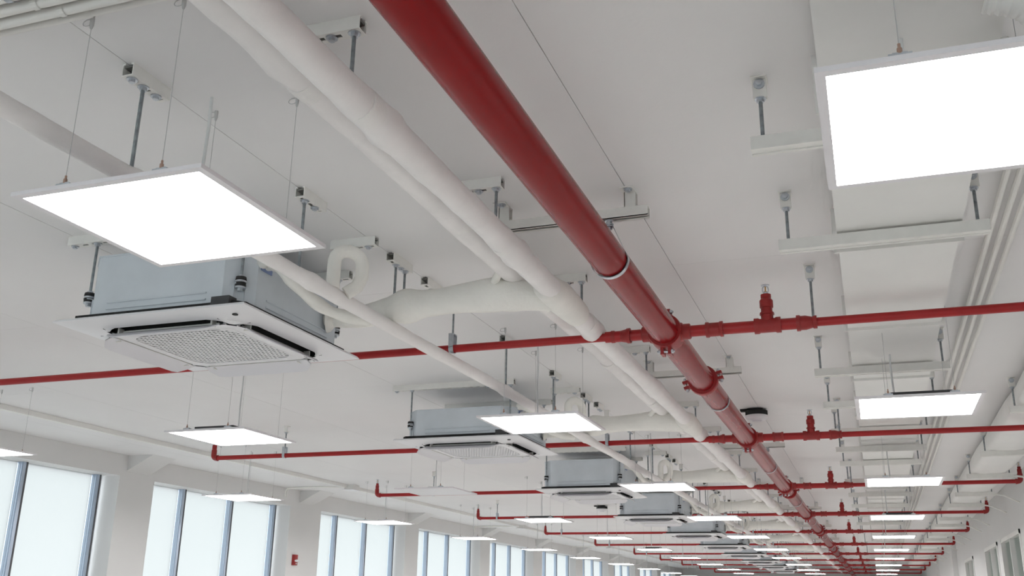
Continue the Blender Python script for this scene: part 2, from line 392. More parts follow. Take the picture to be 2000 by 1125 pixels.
for k, y in enumerate(BRY):
    nm = ORD[k] + (' from the camera')
    br = thing('sprinkler_branch_pipe', 'thin red sprinkler branch pipe crossing under the ceiling, %s' % nm, 'pipe', (XP, y, ZP), 'red sprinkler branches crossing the fire main')
    L0 = XE - XP if k > 0 else -6.6 - XP
    xr = XBR[k] - XP
    t0 = RP + .030
    mb = MB().tube([(L0, 0, 0), (-.26, 0, 0)], RB2, 16).tube([(-.30, 0, 0), (-t0, 0, 0)], RB1, 16)
    mb.tube([(t0, 0, 0), (.64, 0, 0)], RB1, 16).tube([(.62, 0, 0), (xr, 0, 0)], RB2, 16)
    put('pipe', mb, M['red_b'], br)
    p, r = bell(-.27, -.175, RB2, RB1); put('reducer', MB().tube(p, r, 18), M['red_f'], br)
    p, r = bell(.19, .27, RB1, RB1); put('pipe_coupling', MB().tube(p, r, 18), M['red_f'], br)
    p, r = bell(.605, .695, RB1, RB2); put('reducer', MB().tube(p, r, 18), M['red_f'], br)
    p, r = bell(.415, .535, RB1, RB1)
    put('tee_fitting', MB().tube(p, r, 18).tube([(.475, 0, 0), (.475, 0, .052), (.475, 0, .052), (.475, 0, .062)], [.028, .028, .034, .032], 16), M['red_f'], br)
    ri = put('riser', MB().tube([(.475, 0, .06), (.475, 0, .085), (.475, 0, .087), (.475, 0, .120), (.475, 0, .132), (.475, 0, .134), (.475, 0, .150), (.475, 0, .150)], [.026, .026, .031, .031, .022, .024, .024, .016], 16), M['red_f'], br)
    sprinkler(ri, (.475, 0, .150))
    # end elbows with their own heads
    for s, xe, rr in ((-1, L0, RB2), (1, xr, RB2)):
        if s < 0 and k == 0: continue
        el = MB().tube([(xe - s * .03, 0, 0), (xe - s * .03, 0, 0), (xe - s * .012, 0, 0)] + arc((xe - s * .012, 0, .03), .03, -90, 0 if s > 0 else -180, 6, (1, 0, 0), (0, 0, 1)) + [(xe + s * .018, 0, .075), (xe + s * .018, 0, .077), (xe + s * .018, 0, .12), (xe + s * .018, 0, .122), (xe + s * .018, 0, .145), (xe + s * .018, 0, .145)],
                       [RB2, RB2 + .008, RB2 + .006] + [RB2 + .005] * 7 + [RB2 + .005, RB2 + .001, RB2 + .001, RB2 - .004, RB2 - .004, .01], 14)
        e = put('elbow', el, M['red_f'], br); sprinkler(e, (xe + s * .018, 0, .145))

# hangers of the branch pipes: painted ceiling clip, rod and strap loop
def branch_hanger_meshes():
    clip = MB().box(-.02, -.018, -.05, .02, -.012, 0).box(-.02, -.018, -.005, .02, .03, 0)
    clip.box(-.02, -.018, -.056, .02, .018, -.05)
    strap = MB()
    pts = arc((0, 0, 0), RB2 + .004, 150, 390, 14, (0, 1, 0), (0, 0, 1))
    strap_v = []
    n = len(pts)
    for p in pts: strap_v += [(p.x - .013, p.y, p.z), (p.x + .013, p.y, p.z)]
    fs = [(2 * i, 2 * i + 1, 2 * i + 3, 2 * i + 2) for i in range(n - 1)]
    strap.add(strap_v, fs)
    strap.box(-.013, -.026, .008, .013, -.021, .075).box(-.013, .021, .008, .013, .026, .075).box(-.013, -.026, .072, .013, .026, .078)
    return clip.mesh('ceiling_clip', M['strut'], False), strap.mesh('strap_loop', M['zinc'], False)
CLIP, STRAP = branch_hanger_meshes()
def branch_hanger(x, y, label, grp='rod hangers of the red branch pipes'):
    t = thing('pipe_hanger', label, 'hanger', (x, y, ZC), grp)
    ob('ceiling_clip', CLIP, t)
    rd = ob('threaded_rod', rod_mesh(ZC - ZP - .056 - .07, .0055), t, (0, 0, -.056)); ob('nut', NUT, rd, (0, 0, -.002))
    ob('strap_loop', STRAP, t, (0, 0, -(ZC - ZP)))
    return t
for k, y in enumerate(BRY[:9]):
    branch_hanger(-1.97, y, 'grey strap hanger of the %s red branch pipe, beside the white drain pipe' % ORD[k])
    if k > 0: branch_hanger(-5.0 if k < 3 else -5.45, y, 'grey strap hanger of the %s red branch pipe, near its window end' % ORD[k])
for k, y in enumerate(BRY[:7]):
    t = thing('pipe_hanger', 'thin rod hanger of the %s red branch, right of the fire main' % ORD[k], 'hanger', (-.172, y - .01, ZC), 'rod hangers right of the fire main')
    put('ceiling_clip', MB().box(-.022, -.012, -.065, .022, .012, 0).box(-.026, -.03, -.004, .026, .03, 0), M['strut'], t, smooth=False)
    rd = ob('threaded_rod', rod_mesh(ZC - ZP - .065 - .022, .006), t, (0, 0, -.065)); ob('nut', NUT, rd)
    ob('bolt', BOLT, t, (0, -.012, -.022), (math.radians(-90), 0, 0))

# trapeze hangers of the fire main
CLEV = MB()
def clevis():
    mb = MB(); R = RP + .004; pts = arc((0, 0, 0), R, 178, 362, 22, (1, 0, 0), (0, 0, 1))
    pts = [Vector((.014, 0, .135)), Vector((-.014, 0, .135))] + [Vector((-.014 - (R - .014) * t, 0, .135 - .135 * t)) for t in (.35, .7)] + pts + [Vector((.014 + (R - .014) * t, 0, .135 - .135 * t)) for t in (.7, .35)] + [Vector((.014, 0, .135))]
    v = []; n = len(pts)
    for p in pts:
        v += [(p.x, -.0125, p.z), (p.x, .0125, p.z)]
    mb.add(v, [(2 * i, 2 * i + 2, 2 * i + 3, 2 * i + 1) for i in range(n - 1)])
    v2 = []
    for p in pts:
        d = Vector((p.x, 0, p.z)).normalized() * .003
        v2 += [(p.x + d.x, -.0125, p.z + d.z), (p.x + d.x, .0125, p.z + d.z)]
    mb.add(v2, [(2 * i, 2 * i + 1, 2 * i + 3, 2 * i + 2) for i in range(n - 1)])
    return mb.mesh('clevis_ring', M['zinc'])
CLV = clevis()
for k, y in enumerate([3.43, 6.2, 9.35, 12.6, 15.6, 19.0, 22.6, 26.5]):
    t = thing('trapeze_hanger', 'long white strut trapeze carrying the red fire main, %s from the camera' % ORD[k], 'hanger', (XP, y, ZC), 'trapeze hangers of the fire main')
    L = .64
    ch = ob('strut_channel', MB().box(-.5, -.0205, -.041, .155, -.0175, 0).box(-.5, .0175, -.041, .155, .0205, 0).box(-.5, -.0175, -.004, .155, .0175, 0).box(-.5, -.0205, -.041, .155, -.011, -.038).box(-.5, .011, -.041, .155, .0205, -.038).mesh('strut_channel', M['strut'], False), t, (0, 0, -.068))
    put('slot_shade_strip', MB().box(-.49, -.0165, -.03, .15, .0165, -.02), M['strut_shade'], ch, smooth=False)
    for px in (.085, -.43):
        po = put('post', MB().box(px - .022, -.012, -.07, px + .022, -.008, 0).box(px - .022, .026, -.07, px + .022, .030, 0).box(px - .022, -.012, -.07, px - .019, .030, 0).box(px - .03, -.06, -.004, px + .022, .030, 0), M['strut'], t, smooth=False)
        ob('bolt', BOLT, po, (px, -.04, -.004))
    rd = ob('threaded_rod', rod_mesh(.062, .007), t, (.0, 0, -.085)); ob('nut', NUT, rd, (0, 0, -.024)); ob('nut', NUT, rd, (0, 0, -.040))
    cr = ob('clevis_ring', CLV, t, (0, 0, -(ZC - ZP)), (0, 0, 0)); ob('nut', NUT, cr, (0, 0, .136))

# ------------------------------------------------------------------ insulated pipe pair and connectors
def lumpy(pts, r, rnd, collars=(), step=.09, jit=.05, wob=.004):
    """resample a polyline; return points and radii with soft irregularities; collars: arclength -> bulge"""
    P = [Vector(p) for p in pts]; out = []; rs = []; s = 0
    ph = rnd.uniform(0, 6)
    for i in range(len(P) - 1):
        d = P[i + 1] - P[i]; n = max(1, int(d.length / step))
        for j in range(n):
            q = P[i] + d * (j / n); a = s + d.length * j / n
            rr = r * (1 + jit * .6 * math.sin(a * 5.1 + ph) + jit * .5 * math.sin(a * 11.7 + 2 * ph) + rnd.uniform(-jit, jit) * .3)
            for c, h, wd in collars:
                rr += h * math.exp(-((a - c) / wd) ** 2)
            out.append(q + Vector((rnd.uniform(-wob, wob) * .4 + wob * math.sin(a * 2.3 + ph), 0, wob * .6 * math.sin(a * 1.7 + ph)))); rs.append(rr)
        s += d.length
    out.append(P[-1]); rs.append(r)
    return out, rs
ACX, ACY0, ACP, NAC = -2.72, 3.575, 3.24, 10
ACY = [ACY0 + ACP * k for k in range(NAC)]
XB, ZB, RB = -1.215, 1.292, .0475
XA, ZA, RA = -1.38, 1.375, .047
BH = [2.05, 3.157, 4.327, 5.777, 7.56, 8.75, 10.2, 11.6, 13.0, 14.4, 16.0, 17.6, 19.2, 21, 23, 25]
rnd = random.Random(3)
for nm, X, Z, R_0, lab, hh in (('insulated_pipe', XB, ZB, RB, 'thick white wrapped pipe hung nearest the red fire main', [(y - Y0 + .16, .012, .05) for y in BH] + [(y - Y0 + .03, .006, .10) for y in BH]),
                           ('insulated_pipe', XA, ZA, RA, 'white wrapped pipe running close behind the thicker wrapped pipe', [(y - Y0 + .35, .010, .05) for y in (.2, 1.55, 3.6, 5.2, 6.9, 8.4, 10, 12, 14)])):
    t = thing(nm, lab, 'pipe', (X, 0, Z))
    p, r = lumpy([(0, Y0 + .05, 0), (0, 42.0, 0)], R_0, rnd, hh, step=.05, jit=.045)
    put('jacket', MB().tube(p, r, 18), M['wrap'], t, angle=80)
    for y in (BH if X == XB else [2.0, 3.1, 4.2, 5.4, 6.6, 7.9, 9.4]):
        yy = y + .05
        put('tape_band', MB().tube([(0, yy, 0), (0, yy, 0), (.001, yy + .03, 0), (0, yy + .07, 0), (0, yy + .07, 0)], [R_0, R_0 * 1.07, R_0 * 1.10, R_0 * 1.06, R_0], 18), M['tape'], t, angle=80)
for k, y in enumerate(BH):
    strut_hanger('strut_hanger', 'short crosswise strut holding the thick wrapped pipe, %s from the camera' % ORD[k], (-1.297, y), .21, 'x', [(.080, ZC - .038 - ZB - RB + .012)], [-.05, .01], 'ceiling struts over the thick wrapped pipe')
# side connectors: from each air conditioner to the pipe pair
for k, ya in enumerate(ACY[:8]):
    rr = random.Random(20 + k)
    t = thing('insulated_connector', 'cream taped bundle from the %s air conditioner to the wrapped pipes' % ORD[k], 'pipe', (0, ya, 0), 'taped pipe bundles beside the air conditioners')
    path = [(-2.305, .24, 1.235), (-2.22, .26, 1.24), (-2.13, .27, 1.245), (-2.02, .27, 1.262), (-1.90, .27, 1.277), (-1.75, .26, 1.280), (-1.6, .255, 1.285), (-1.45, .27, 1.292), (-1.33, .31, 1.285), (-1.25, .36, ZB - .01)]
    p, r = lumpy(path, .061, rr, [], step=.028, jit=.06, wob=.002)
    n = len(p)
    for i in range(n):
        f = i / n
        r[i] = r[i] * (.55 + .40 * min(1, f / .25) if f < .25 else 1.0) * (1.0 + .30 * math.exp(-((f - .36) / .05) ** 2) + .25 * math.exp(-((f - .78) / .13) ** 2) - .10 * math.exp(-((f - .26) / .05) ** 2))
    put('jacket', MB().tube(p, r, 18), M['wrap_d'], t, angle=80)
    put('tape_collar', MB().tube([(-1.235, .20, ZB), (-1.225, .24, ZB), (-1.216, .36, ZB), (-1.215, .50, ZB), (-1.215, .66, ZB), (-1.215, .69, ZB)], [RB, RB + .012, RB + .024, RB + .020, RB + .013, RB], 18), M['wrap_d'], t, angle=80)
    put('end_cuff', MB().tube([(-2.297, .235, 1.235), (-2.292, .236, 1.235), (-2.283, .24, 1.235), (-2.262, .245, 1.237)], [.02, .062, .058, .036], 16), M['wrap_d'], t, angle=80)
    put('link_pipe', MB().tube([(XA + .01, .10, ZA - .01), (-1.40, .13, 1.36), (-1.45, .20, 1.335), (-1.485, .26, 1.31)], [.02, .018, .018, .022], 12), M['wrap_d'], t, angle=80)
# white drain pipe and its vents
XD, ZD, RD = -1.985, 1.184, .030
dr = thing('drain_pipe', 'slimmer white drain pipe passing low beside the air conditioners', 'pipe', (XD, 0, ZD))
p, r = lumpy([(-.02, Y0 + .05, 0), (0, 3, 0), (.025, 5.2, 0), (.03, 36, .0)], RD, random.Random(11), [(y - Y0, .007, .05) for y in (2.12, 3.1, 5.25, 7.0, 8.5, 10.1, 11.8)], step=.05, jit=.05, wob=.003)
put('jacket', MB().tube(p, r, 16), M['wrap'], dr, angle=80)
for k, ya in enumerate(ACY[:8]):
    xo = .01 + .03 * min(1, k)
    d_ = Vector((.62, .78, 0)); c0 = Vector((xo, ya - .27, 0)); R1 = .062
    lp_ = [c0 + Vector((0, 0, .02)), c0 + Vector((0, 0, .07)), c0 + Vector((0, 0, .12))] + [c0 + d_ * (R1 - R1 * math.cos(math.pi * i / 8)) + Vector((0, 0, .135 + .055 * math.sin(math.pi * i / 8))) for i in range(9)] + [c0 + d_ * (R1 * 2) + Vector((0, 0, .09)), c0 + d_ * (R1 * 1.7) + Vector((0, 0, .045)), c0 + d_ * (R1 * 1.25) + Vector((-.02, 0, .012))]
    put('vent_loop', MB().tube(lp_, .028, 14), M['wrap_d'], dr, angle=80)
# drain hoses
for k, ya in enumerate(ACY[:8]):
    t = thing('drain_hose', 'sagging white lagged hose from the %s air conditioner to the drain pipe' % ORD[k], 'hose', (ACX, ya, 1.10), 'drain hoses of the air conditioners')
    pts = [(.42, -.30, .235), (.46, -.33, .232), (.50, -.32, .215), (.54, -.27, .165), (.57, -.17, .115), (.60, -.06, .085), (.65, .04, .075), (.70, .12, .074)]
    P = [Vector(q) for q in pts]; sm = []
    for i in range(len(P) - 1):
        a, b, c, d = P[max(i - 1, 0)], P[i], P[i + 1], P[min(i + 2, len(P) - 1)]
        for j in range(5):
            u = j / 5; sm.append(.5 * ((2 * b) + (-a + c) * u + (2 * a - 5 * b + 4 * c - d) * u * u + (-a + 3 * b - 3 * c + d) * u ** 3))
    sm.append(P[-1])
    rr = random.Random(50 + k)
    put('hose', MB().tube(sm, [.026 + .003 * math.sin(i * .9) + rr.uniform(-.001, .001) for i in range(len(sm))], 14), M['wrap_d'], t, angle=80)
# struts with rods for the drain pipe and connectors
def dlen(x): return ZC - .038 - ZD - RD + .006
for k in range(8):
    y = ACP * k; w_ = ORD[k] + ' air conditioner'
    strut_hanger('strut_hanger', 'strut along the ceiling joint with one long rod, just before the %s' % w_, (-1.975, 2.125 + y), .17, 'y', [(-.012, dlen(0))], [-.062, .046], 'joint struts before the air conditioners')
    strut_hanger('strut_hanger', 'strut along the ceiling joint, over the near side of the %s' % w_, (-1.97, 3.085 + y), .17, 'y', [(-.045, dlen(0))], [.03], 'joint struts at the near side')
    strut_hanger('strut_hanger', 'white strut with two rods above the taped bundle of the %s' % w_, (-1.967, 3.872 + y), .20, 'y', [(-.035, .17), (.06, .17)], [.013], 'two-rod joint struts')
    strut_hanger('strut_hanger', 'short strut without any rod, far end of cluster at the %s' % w_, (-1.965, 4.23 + y), .17, 'y', [], [.0, .05], 'last joint struts of each cluster')
    strut_hanger('strut_hanger', 'crosswise white strut with one rod through the vent loop of the %s' % w_, (-2.045, 3.58 + y), .22, 'x', [(-.085, .25)], [.07], 'crosswise struts over the vent loops')

# ------------------------------------------------------------------ air conditioners
def ac_meshes():
    D = {}
    # fascia: square plate with four outlet slots and a grille opening, dished downwards towards the middle
    S, SO, SI, SL, G = .475, .378, .312, .285, .262
    g1 = [-S, -.43, -SO, -SI, -SL, -G, -.13, 0, .13, G, SL, SI, SO, .43, S]
    def hz(x, y):
        t = max(abs(x), abs(y))
        K = ((S, 0), (.43, -.010), (SO, -.018), (SI, -.024), (0, -.024))
        for (a0, z0), (a1, z1) in zip(K, K[1:]):
            if t >= a1: return z0 + (z1 - z0) * (a0 - t) / (a0 - a1)
        return -.024
    mb = MB(); idx = {}
    def vid(x, y):
        k = (round(x, 4), round(y, 4))
        if k not in idx:
            idx[k] = len(mb.v); mb.v.append((x, y, hz(x, y)))
        return idx[k]
    ng = len(g1) - 1
    for i in range(ng):
        for j in range(ng):
            x0, x1, y0, y1 = g1[i], g1[i + 1], g1[j], g1[j + 1]
            cx, cy_ = (x0 + x1) / 2, (y0 + y1) / 2
            slot = lambda a, b: SI < abs(a) < SO and abs(b) < SL
            if slot(cx, cy_) or slot(cy_, cx): continue
            if abs(cx) < G and abs(cy_) < G: continue
            mb.f.append((vid(x0, y0), vid(x0, y1), vid(x1, y1), vid(x1, y0)))
    for sx in (-1, 1):                                       # rounded slot ends
        for sy in (-1, 1):
            for sw in (0, 1):
                q = lambda u, v: vid(sx * u, sy * v) if not sw else vid(sx * v, sy * u)
                for tri in (((SO, SL), (SO, SL - .055), (SO - .012, SL - .028)), ((SO, SL), (SO - .012, SL - .028), (SO - .034, SL)), ((SI, SL), (SI, SL - .03), (SI + .02, SL))):
                    f = tuple(q(*p) for p in tri); mb.f.append(f if (sx * sy > 0) != bool(sw) else f[::-1])
    ring = [(-S, -S), (S, -S), (S, S), (-S, S)]
    b = len(mb.v)
    cor = [vid(x, y) for x, y in ring]
    mb.v += [(x, y, .004) for x, y in ring] + [(x * .985, y * .985, .012) for x, y in ring] + [(x * .6, y * .6, .018) for x, y in ring]
    for i in range(4):
        j = (i + 1) % 4
        mb.f += [(cor[i], cor[j], b + j, b + i), (b + i, b + j, b + 4 + j, b + 4 + i), (b + 4 + i, b + 4 + j, b + 8 + j, b + 8 + i)]
    D['fascia'] = mb.mesh('fascia', M['fascia'], True, 25)
    # grille
    mb = MB()
    def lim(y):                                              # half width of the rounded square at height y
        rr = .09; a = abs(y)
        if a <= G - rr: return G
        d = a - (G - rr)
        return G - rr + math.sqrt(max(0, rr * rr - d * d))
    NS = 20; pitch = 2 * G / NS
    for i in range(NS + 1):
        y = -G + i * pitch
        l = lim(max(-G + .004, min(G - .004, y)))
        mb.box(-l, y - .0055, -.001, l, y + .0055, .0015)
    for i in range(NS):
        y = -G + (i + .5) * pitch; l = min(lim(y - pitch / 2), lim(y + pitch / 2))
        n = 25; px = 2 * G / n
        for j in range(n + 1):
            x = -G + px * (j + (.5 if i % 2 else 0))
            if abs(x) < l: mb.box(x - .0038, y - pitch / 2 + .005, -.0005, x + .0038, y + pitch / 2 - .005, .0015)
    D['grille'] = mb.mesh('grille', M['fascia'], False)
    fr = MB(); outer = []; inner = []
    N = 8
    for q in range(4):
        for i in range(N + 1):
            a = math.pi / 2 * (q + i / N); cx, cy_ = [(1, 1), (-1, 1), (-1, -1), (1, -1)][q]
            inner.append((cx * (G - .09) + .09 * math.cos(a), cy_ * (G - .09) + .09 * math.sin(a)))
    sq = []
    for (x, y) in inner:
        t = max(abs(x), abs(y)); sq.append((x * (G + .002) / t if t else x, y * (G + .002) / t))
    n = len(inner)
    fr.add([(x, y, -.0035) for x, y in inner] + [(x, y, -.0005) for x, y in sq] + [(x, y, .006) for x, y in inner],
           [(i, (i + 1) % n, n + (i + 1) % n, n + i) for i in range(n)] + [(i, 2 * n + i, 2 * n + (i + 1) % n, (i + 1) % n) for i in range(n)])
    D['grille_rim'] = fr.mesh('grille_rim', M['fascia'], True, 30)
    D['filter'] = MB().box(-G, -G, .0075, G, G, .012).mesh('filter_shade_plate', M['filter'], False)  # filter plate; shade in the grille holes is put into its dark colour
    # outlet: dark trough above a slot
    e1, e2, l_ = SI - .004, SO + .004, SL + .004
    tr = MB().box(e1, -l_, .016, e2, l_, .017).box(e2 - .003, -l_, -.016, e2, l_, .017).box(e1, -l_, -.021, e1 + .003, l_, .017).box(e1, -l_, -.019, e2, -l_ + .003, .017).box(e1, l_ - .003, -.019, e2, l_, .017)
    D['outlet'] = tr.mesh('outlet', M['black'], False)
    # louver flap: hinged at the inner slot edge, outer edge hanging down; rounded ends
    mb = MB(); ang = math.radians(25); W = .086; n = 16; L = .285
    def lp(u, v):                                            # u along, v 0..1 across
        bow = .010 * math.sin(math.pi * v)
        return (.316 + W * v * math.cos(ang) + bow * math.sin(ang) * .6, u, -.027 - W * v * math.sin(ang) + bow * math.cos(ang) * .6)
    V = []
    for i in range(n + 1):
        u = -1 + 2 * i / n
        taper = 1 - .55 * max(0, (abs(u) - .80) / .20) ** 2
        for j in range(4):
            v = j / 3
            V.append(lp(u * L, v * taper + (1 - taper) * .1))
    F = []
    for i in range(n):
        for j in range(3):
            a = i * 4 + j; F.append((a, a + 4, a + 5, a + 1))
    nb = len(V)
    V2 = [(p[0] + .003 * math.sin(ang), p[1], p[2] + .004 * math.cos(ang)) for p in V]
    F2 = [tuple(i + nb for i in f[::-1]) for f in F]
    for i in range(n):
        F2.append((i * 4, i * 4 + nb, i * 4 + 4 + nb, i * 4 + 4)); F2.append((i * 4 + 3, i * 4 + 7, i * 4 + 7 + nb, i * 4 + 3 + nb))
    mb.add(V + V2, F + F2)
    D['louver'] = mb.mesh('louver', M['flap'], True, 40)
    D['vane'] = MB().box(SI + .004, -.255, -.027, SI + .012, .255, -.017).mesh('inner_vane', M['flap_in'], False)
    hb = MB(); hb.cbox((SI + .022, 0, -.022), (.03, .008, .026))
    D['arm'] = hb.mesh('hinge_arm', M['flap_in'], False)
    # casing: eight-sided galvanised body
    def body(h):
        a, c = .42, .325
        poly = [(-c, -a), (c, -a), (a, -c), (a, c), (c, a), (-c, a), (-a, c), (-a, -c)]
        mb = MB().prism(poly, .033, h)
        mb.prism([(x * 1.008, y * 1.008) for x, y in poly], h - .004, h + .003)
        for q in range(4):                                   # pressed ribs near the bottom of each side
            ca, sa = math.cos(q * math.pi / 2), math.sin(q * math.pi / 2)
            for z, l in ((.055, .25), (.083, .25)):
                pts = [(-l, -a - .0025, z), (l, -a - .0025, z)]
                mb.tube([(p[0] * ca - p[1] * sa, p[0] * sa + p[1] * ca, p[2]) for p in pts], .0042, 6)
        return mb.mesh('casing', M['galv'], True, 25)
    D['body_tall'] = body(.297); D['body_low'] = body(.222)
    D['dark_strip'] = MB().prism([(-.40, -.432), (.40, -.432), (.432, -.40), (.432, .40), (.40, .432), (-.40, .432), (-.432, .40), (-.432, -.40)], .018, .035).mesh('foam_gasket', M['black'], False)
    # suspension ear (made for the +x +y corner)
    e = MB().box(-.024, -.02, 0, .024, -.016, .10).box(-.024, -.02, .096, .024, .026, .100).box(-.024, -.02, 0, -.021, .004, .10).box(.021, -.02, 0, .024, .004, .10)
    D['ear'] = e.mesh('hanging_bracket', M['galv'], False)
    rb = MB().tube([(0, 0, -.022), (0, 0, -.022), (0, 0, -.006), (0, 0, -.005), (0, 0, .006), (0, 0, .007), (0, 0, .020), (0, 0, .020)], [.012, .021, .023, .016, .016, .023, .021, .012], 16)
    D['mount'] = rb.mesh('rubber_mount', M['rubber'])
    ws = MB().tube([(0, 0, -.028), (0, 0, -.022)], .022, 16).tube([(0, 0, -.004), (0, 0, .004)], .0225, 16).tube([(0, 0, -.04), (0, 0, -.028)], .012, 6).tube([(0, 0, .020), (0, 0, .028)], .013, 6)
    D['washer'] = ws.mesh('washer', M['zinc'])
    D['box'] = MB().box(.30, -.452, .017, .385, -.40, .052).mesh('sensor_box', M['dark'], False)
    D['eye'] = disc(.012, .003).mesh('receiver_eye', M['black'])
    D['led'] = MB().box(-.03, -.0018, 0, .03, .0018, .002).mesh('indicator_strip', M['white'], False)
    D['plate'] = MB().box(0, -.04, -.035, .004, .04, .035).mesh('sealing_plate', M['blue'], False)
    D['spout'] = MB().tube([(.004, 0, 0), (.03, 0, 0), (.03, 0, 0), (.045, 0, 0)], [.026, .026, .031, .031], 18).mesh('drain_spout', M['pvc'])
    D['junction'] = MB().tube([(0, 0, 0), (0, 0, .03)], .03, 16).mesh('junction', M['pvc'])
    return D
AC = ac_meshes()
def make_ac(label, loc, tall=True):
    t = thing('air_conditioner', label, 'air conditioner', loc, 'cassette air conditioners hanging from the ceiling')
    f = ob('fascia', AC['fascia'], t); ob('grille_rim', AC['grille_rim'], f, (0, 0, -.024))
    e = ob('receiver_eye', AC['eye'], f, (.385, -.40, -.0165)); ob('indicator_strip', AC['led'], f, (.345, -.345, -.0245), (0, 0, math.radians(45)))
    gr = ob('grille', AC['grille'], t, (0, 0, -.024)); ob('filter_shade_plate', AC['filter'], gr)
    for q in range(4):
        a = q * math.pi / 2
        ob('outlet', AC['outlet'], t, (0, 0, 0), (0, 0, a))
        lv = ob('louver', AC['louver'], t, (0, 0, 0), (0, 0, a)); ob('inner_vane', AC['vane'], lv); ob('hinge_arm', AC['arm'], lv, (0, -.235, 0)); ob('hinge_arm', AC['arm'], lv, (0, .235, 0))
    ob('casing', AC['body_tall' if tall else 'body_low'], t); ob('foam_gasket', AC['dark_strip'], t)
    for sx in (-1, 1):
        for sy in (-1, 1):
            b = ob('hanging_bracket', AC['ear'], t, (sx * .374, sy * .374, .020), (0, 0, math.atan2(sy, sx) - math.pi / 2))
            m_ = ob('rubber_mount', AC['mount'], t, (sx * .385, sy * .385, .128)); ob('washer', AC['washer'], m_)
    ob('sensor_box', AC['box'], t)
    pl = ob('sealing_plate', AC['plate'], t, (.4215 if tall else .4215, -.27, .235 if tall else .18)); ob('drain_spout', AC['spout'], pl)
    return t
HC = []
for k, y in enumerate(ACY):
    tall = (k != 1)
    lab = {0: 'nearest white and galvanised ceiling air conditioner, half behind the big lit panel',
           1: 'low-cased ceiling air conditioner, second from the camera, left of a lit panel'}.get(k, 'tall-cased ceiling air conditioner, %s in the line from the camera' % ORD[k])
    if k < 3:
        a = make_ac(lab, (ACX, y, 1.10), tall)
        if k == 2: ac_src = a
    else:
        a = dup(ac_src, (ACX, y, 1.10), lab)
    for s, wd in ((-1, 'near'), (1, 'far')):
        if k > 5 and s > 0: continue
        if k <= 1 and s < 0:
            strut_hanger('strut_hanger', 'long slotted strut over the %s side of the %s air conditioner' % (wd, ORD[k]), (ACX - .06, y + s * .385), .95, 'x', [(.06 - .385, .29), (.06 + .385, .29)], [-.45, .27, .3], 'struts over the air conditioners')
        else:
            strut_hanger('strut_hanger', 'long slotted strut over the %s side of the %s air conditioner' % (wd, ORD[k]), (ACX, y + s * .385), .90, 'x', [(-.385, .29), (.385, .29)], [-.42, .3], 'struts over the air conditioners')

# ------------------------------------------------------------------ suspended light panels
def light_meshes():
    D = {}
    S, b = .30, .021
    D['frame'] = MB().box(-S, -S, 0, S, -S + b, .0115).box(-S, S - b, 0, S, S, .0115).box(-S, -S + b, 0, -S + b, S - b, .0115).box(S - b, -S + b, 0, S, S - b, .0115).mesh('frame', M['lframe'], False)
    D['diff'] = MB().box(-S + b, -S + b, .0015, S - b, S - b, .004).mesh('diffuser', M['led'], False)
    D['diff_off'] = MB().box(-S + b, -S + b, .0015, S - b, S - b, .004).mesh('diffuser', M['led_off'], False)
    D['back'] = MB().box(-S + b * .5, -S + b * .5, .0042, S - b * .5, S - b * .5, .010).mesh('back_plate', M['lframe'], False)
    D['clip'] = MB().box(-.022, -.008, 0, .022, .016, .010).box(-.014, -.004, .010, .014, .010, .014).mesh('cable_bracket', M['zinc'], False)
    D['ferr'] = MB().tube([(0, 0, .012), (0, 0, .024), (0, 0, .026), (0, 0, .034)], [.0052, .0052, .003, .003], 8).mesh('ferrule', M['ferrule'])
    hc = ZC - 1.0
    D['cable'] = MB().tube([(0, 0, .012), (0, 0, hc - .03)], .0010, 6).mesh('suspension_cable', M['wire'])
    gp = MB().tube([(0, 0, hc), (0, 0, hc - .022), (0, 0, hc - .034)], [.006, .006, .003], 8)
    gp.tube([(0, 0, hc - .006)] + [Vector((-.016 + .016 * math.cos(a), 0, hc - .012 + .010 * math.sin(a))) for a in [2 * math.pi * i / 10 for i in range(11)]], .0012, 5)
    D['grip'] = gp.mesh('ceiling_gripper', M['wire'])
    cd = MB().tube([(0, 0, hc), (.003, 0, hc * .8), (-.002, 0, hc * .5), (.002, 0, hc * .2), (0, .0, .06), (.03, .01, .018), (.05, .02, .014)], .0055, 8)
    D['cord'] = cd.mesh('power_cord', M['cord'])
    D['driver'] = MB().box(-.19, -.05, .011, .10, .05, .040).mesh('driver_box', M['dark'], False)
    D['driver_s'] = MB().box(-.06, -.03, .011, .06, .03, .030).mesh('driver_box', M['fascia'], False)
    return D
LT = light_meshes()
def make_light(label, loc, grp, lit=True, dark=False, k=0):
    t = thing('light_panel', label, 'light', loc, grp)
    ob('frame', LT['frame'], t); ob('diffuser', LT['diff' if lit else 'diff_off'], t); ob('back_plate', LT['back'], t)
    for sx in (-.140, .165):
        for sy in (-.282, .282):
            b = ob('cable_bracket', LT['clip'], t, (sx, sy, .011)); 
            c = ob('suspension_cable', LT['cable'], t, (sx, sy, .011)); ob('ferrule', LT['ferr'], c); ob('ceiling_gripper', LT['grip'], c, (0, 0, -.011))
    ob('power_cord', LT['cord'], t, (-.10, .2, 0))
    ob('driver_box', LT['driver' if dark else 'driver_s'], t, (.06, -.17, 0))
    return t
ROWS = {'beside the air conditioners': (-1.765, [2.095, 5.42, 8.75, 12.05, 15.4, 18.8, 22.1, 25.5, 28.9, 32.2, 35.6]),
        'in the middle': (-3.895, [5.40, 8.70, 12.06, 15.45, 18.8, 22.1, 25.5, 28.9, 32.2, 35.6]),
        'along the windows': (-6.16, [5.45, 8.85, 12.1, 15.35, 18.75, 22.1, 25.5, 28.9, 32.2, 35.6]),
        'under the wide white duct': (.27, [2.095, 5.42, 8.75, 12.22, 15.55, 18.95, 22.3, 25.6, 28.9, 32.2, 35.6])}
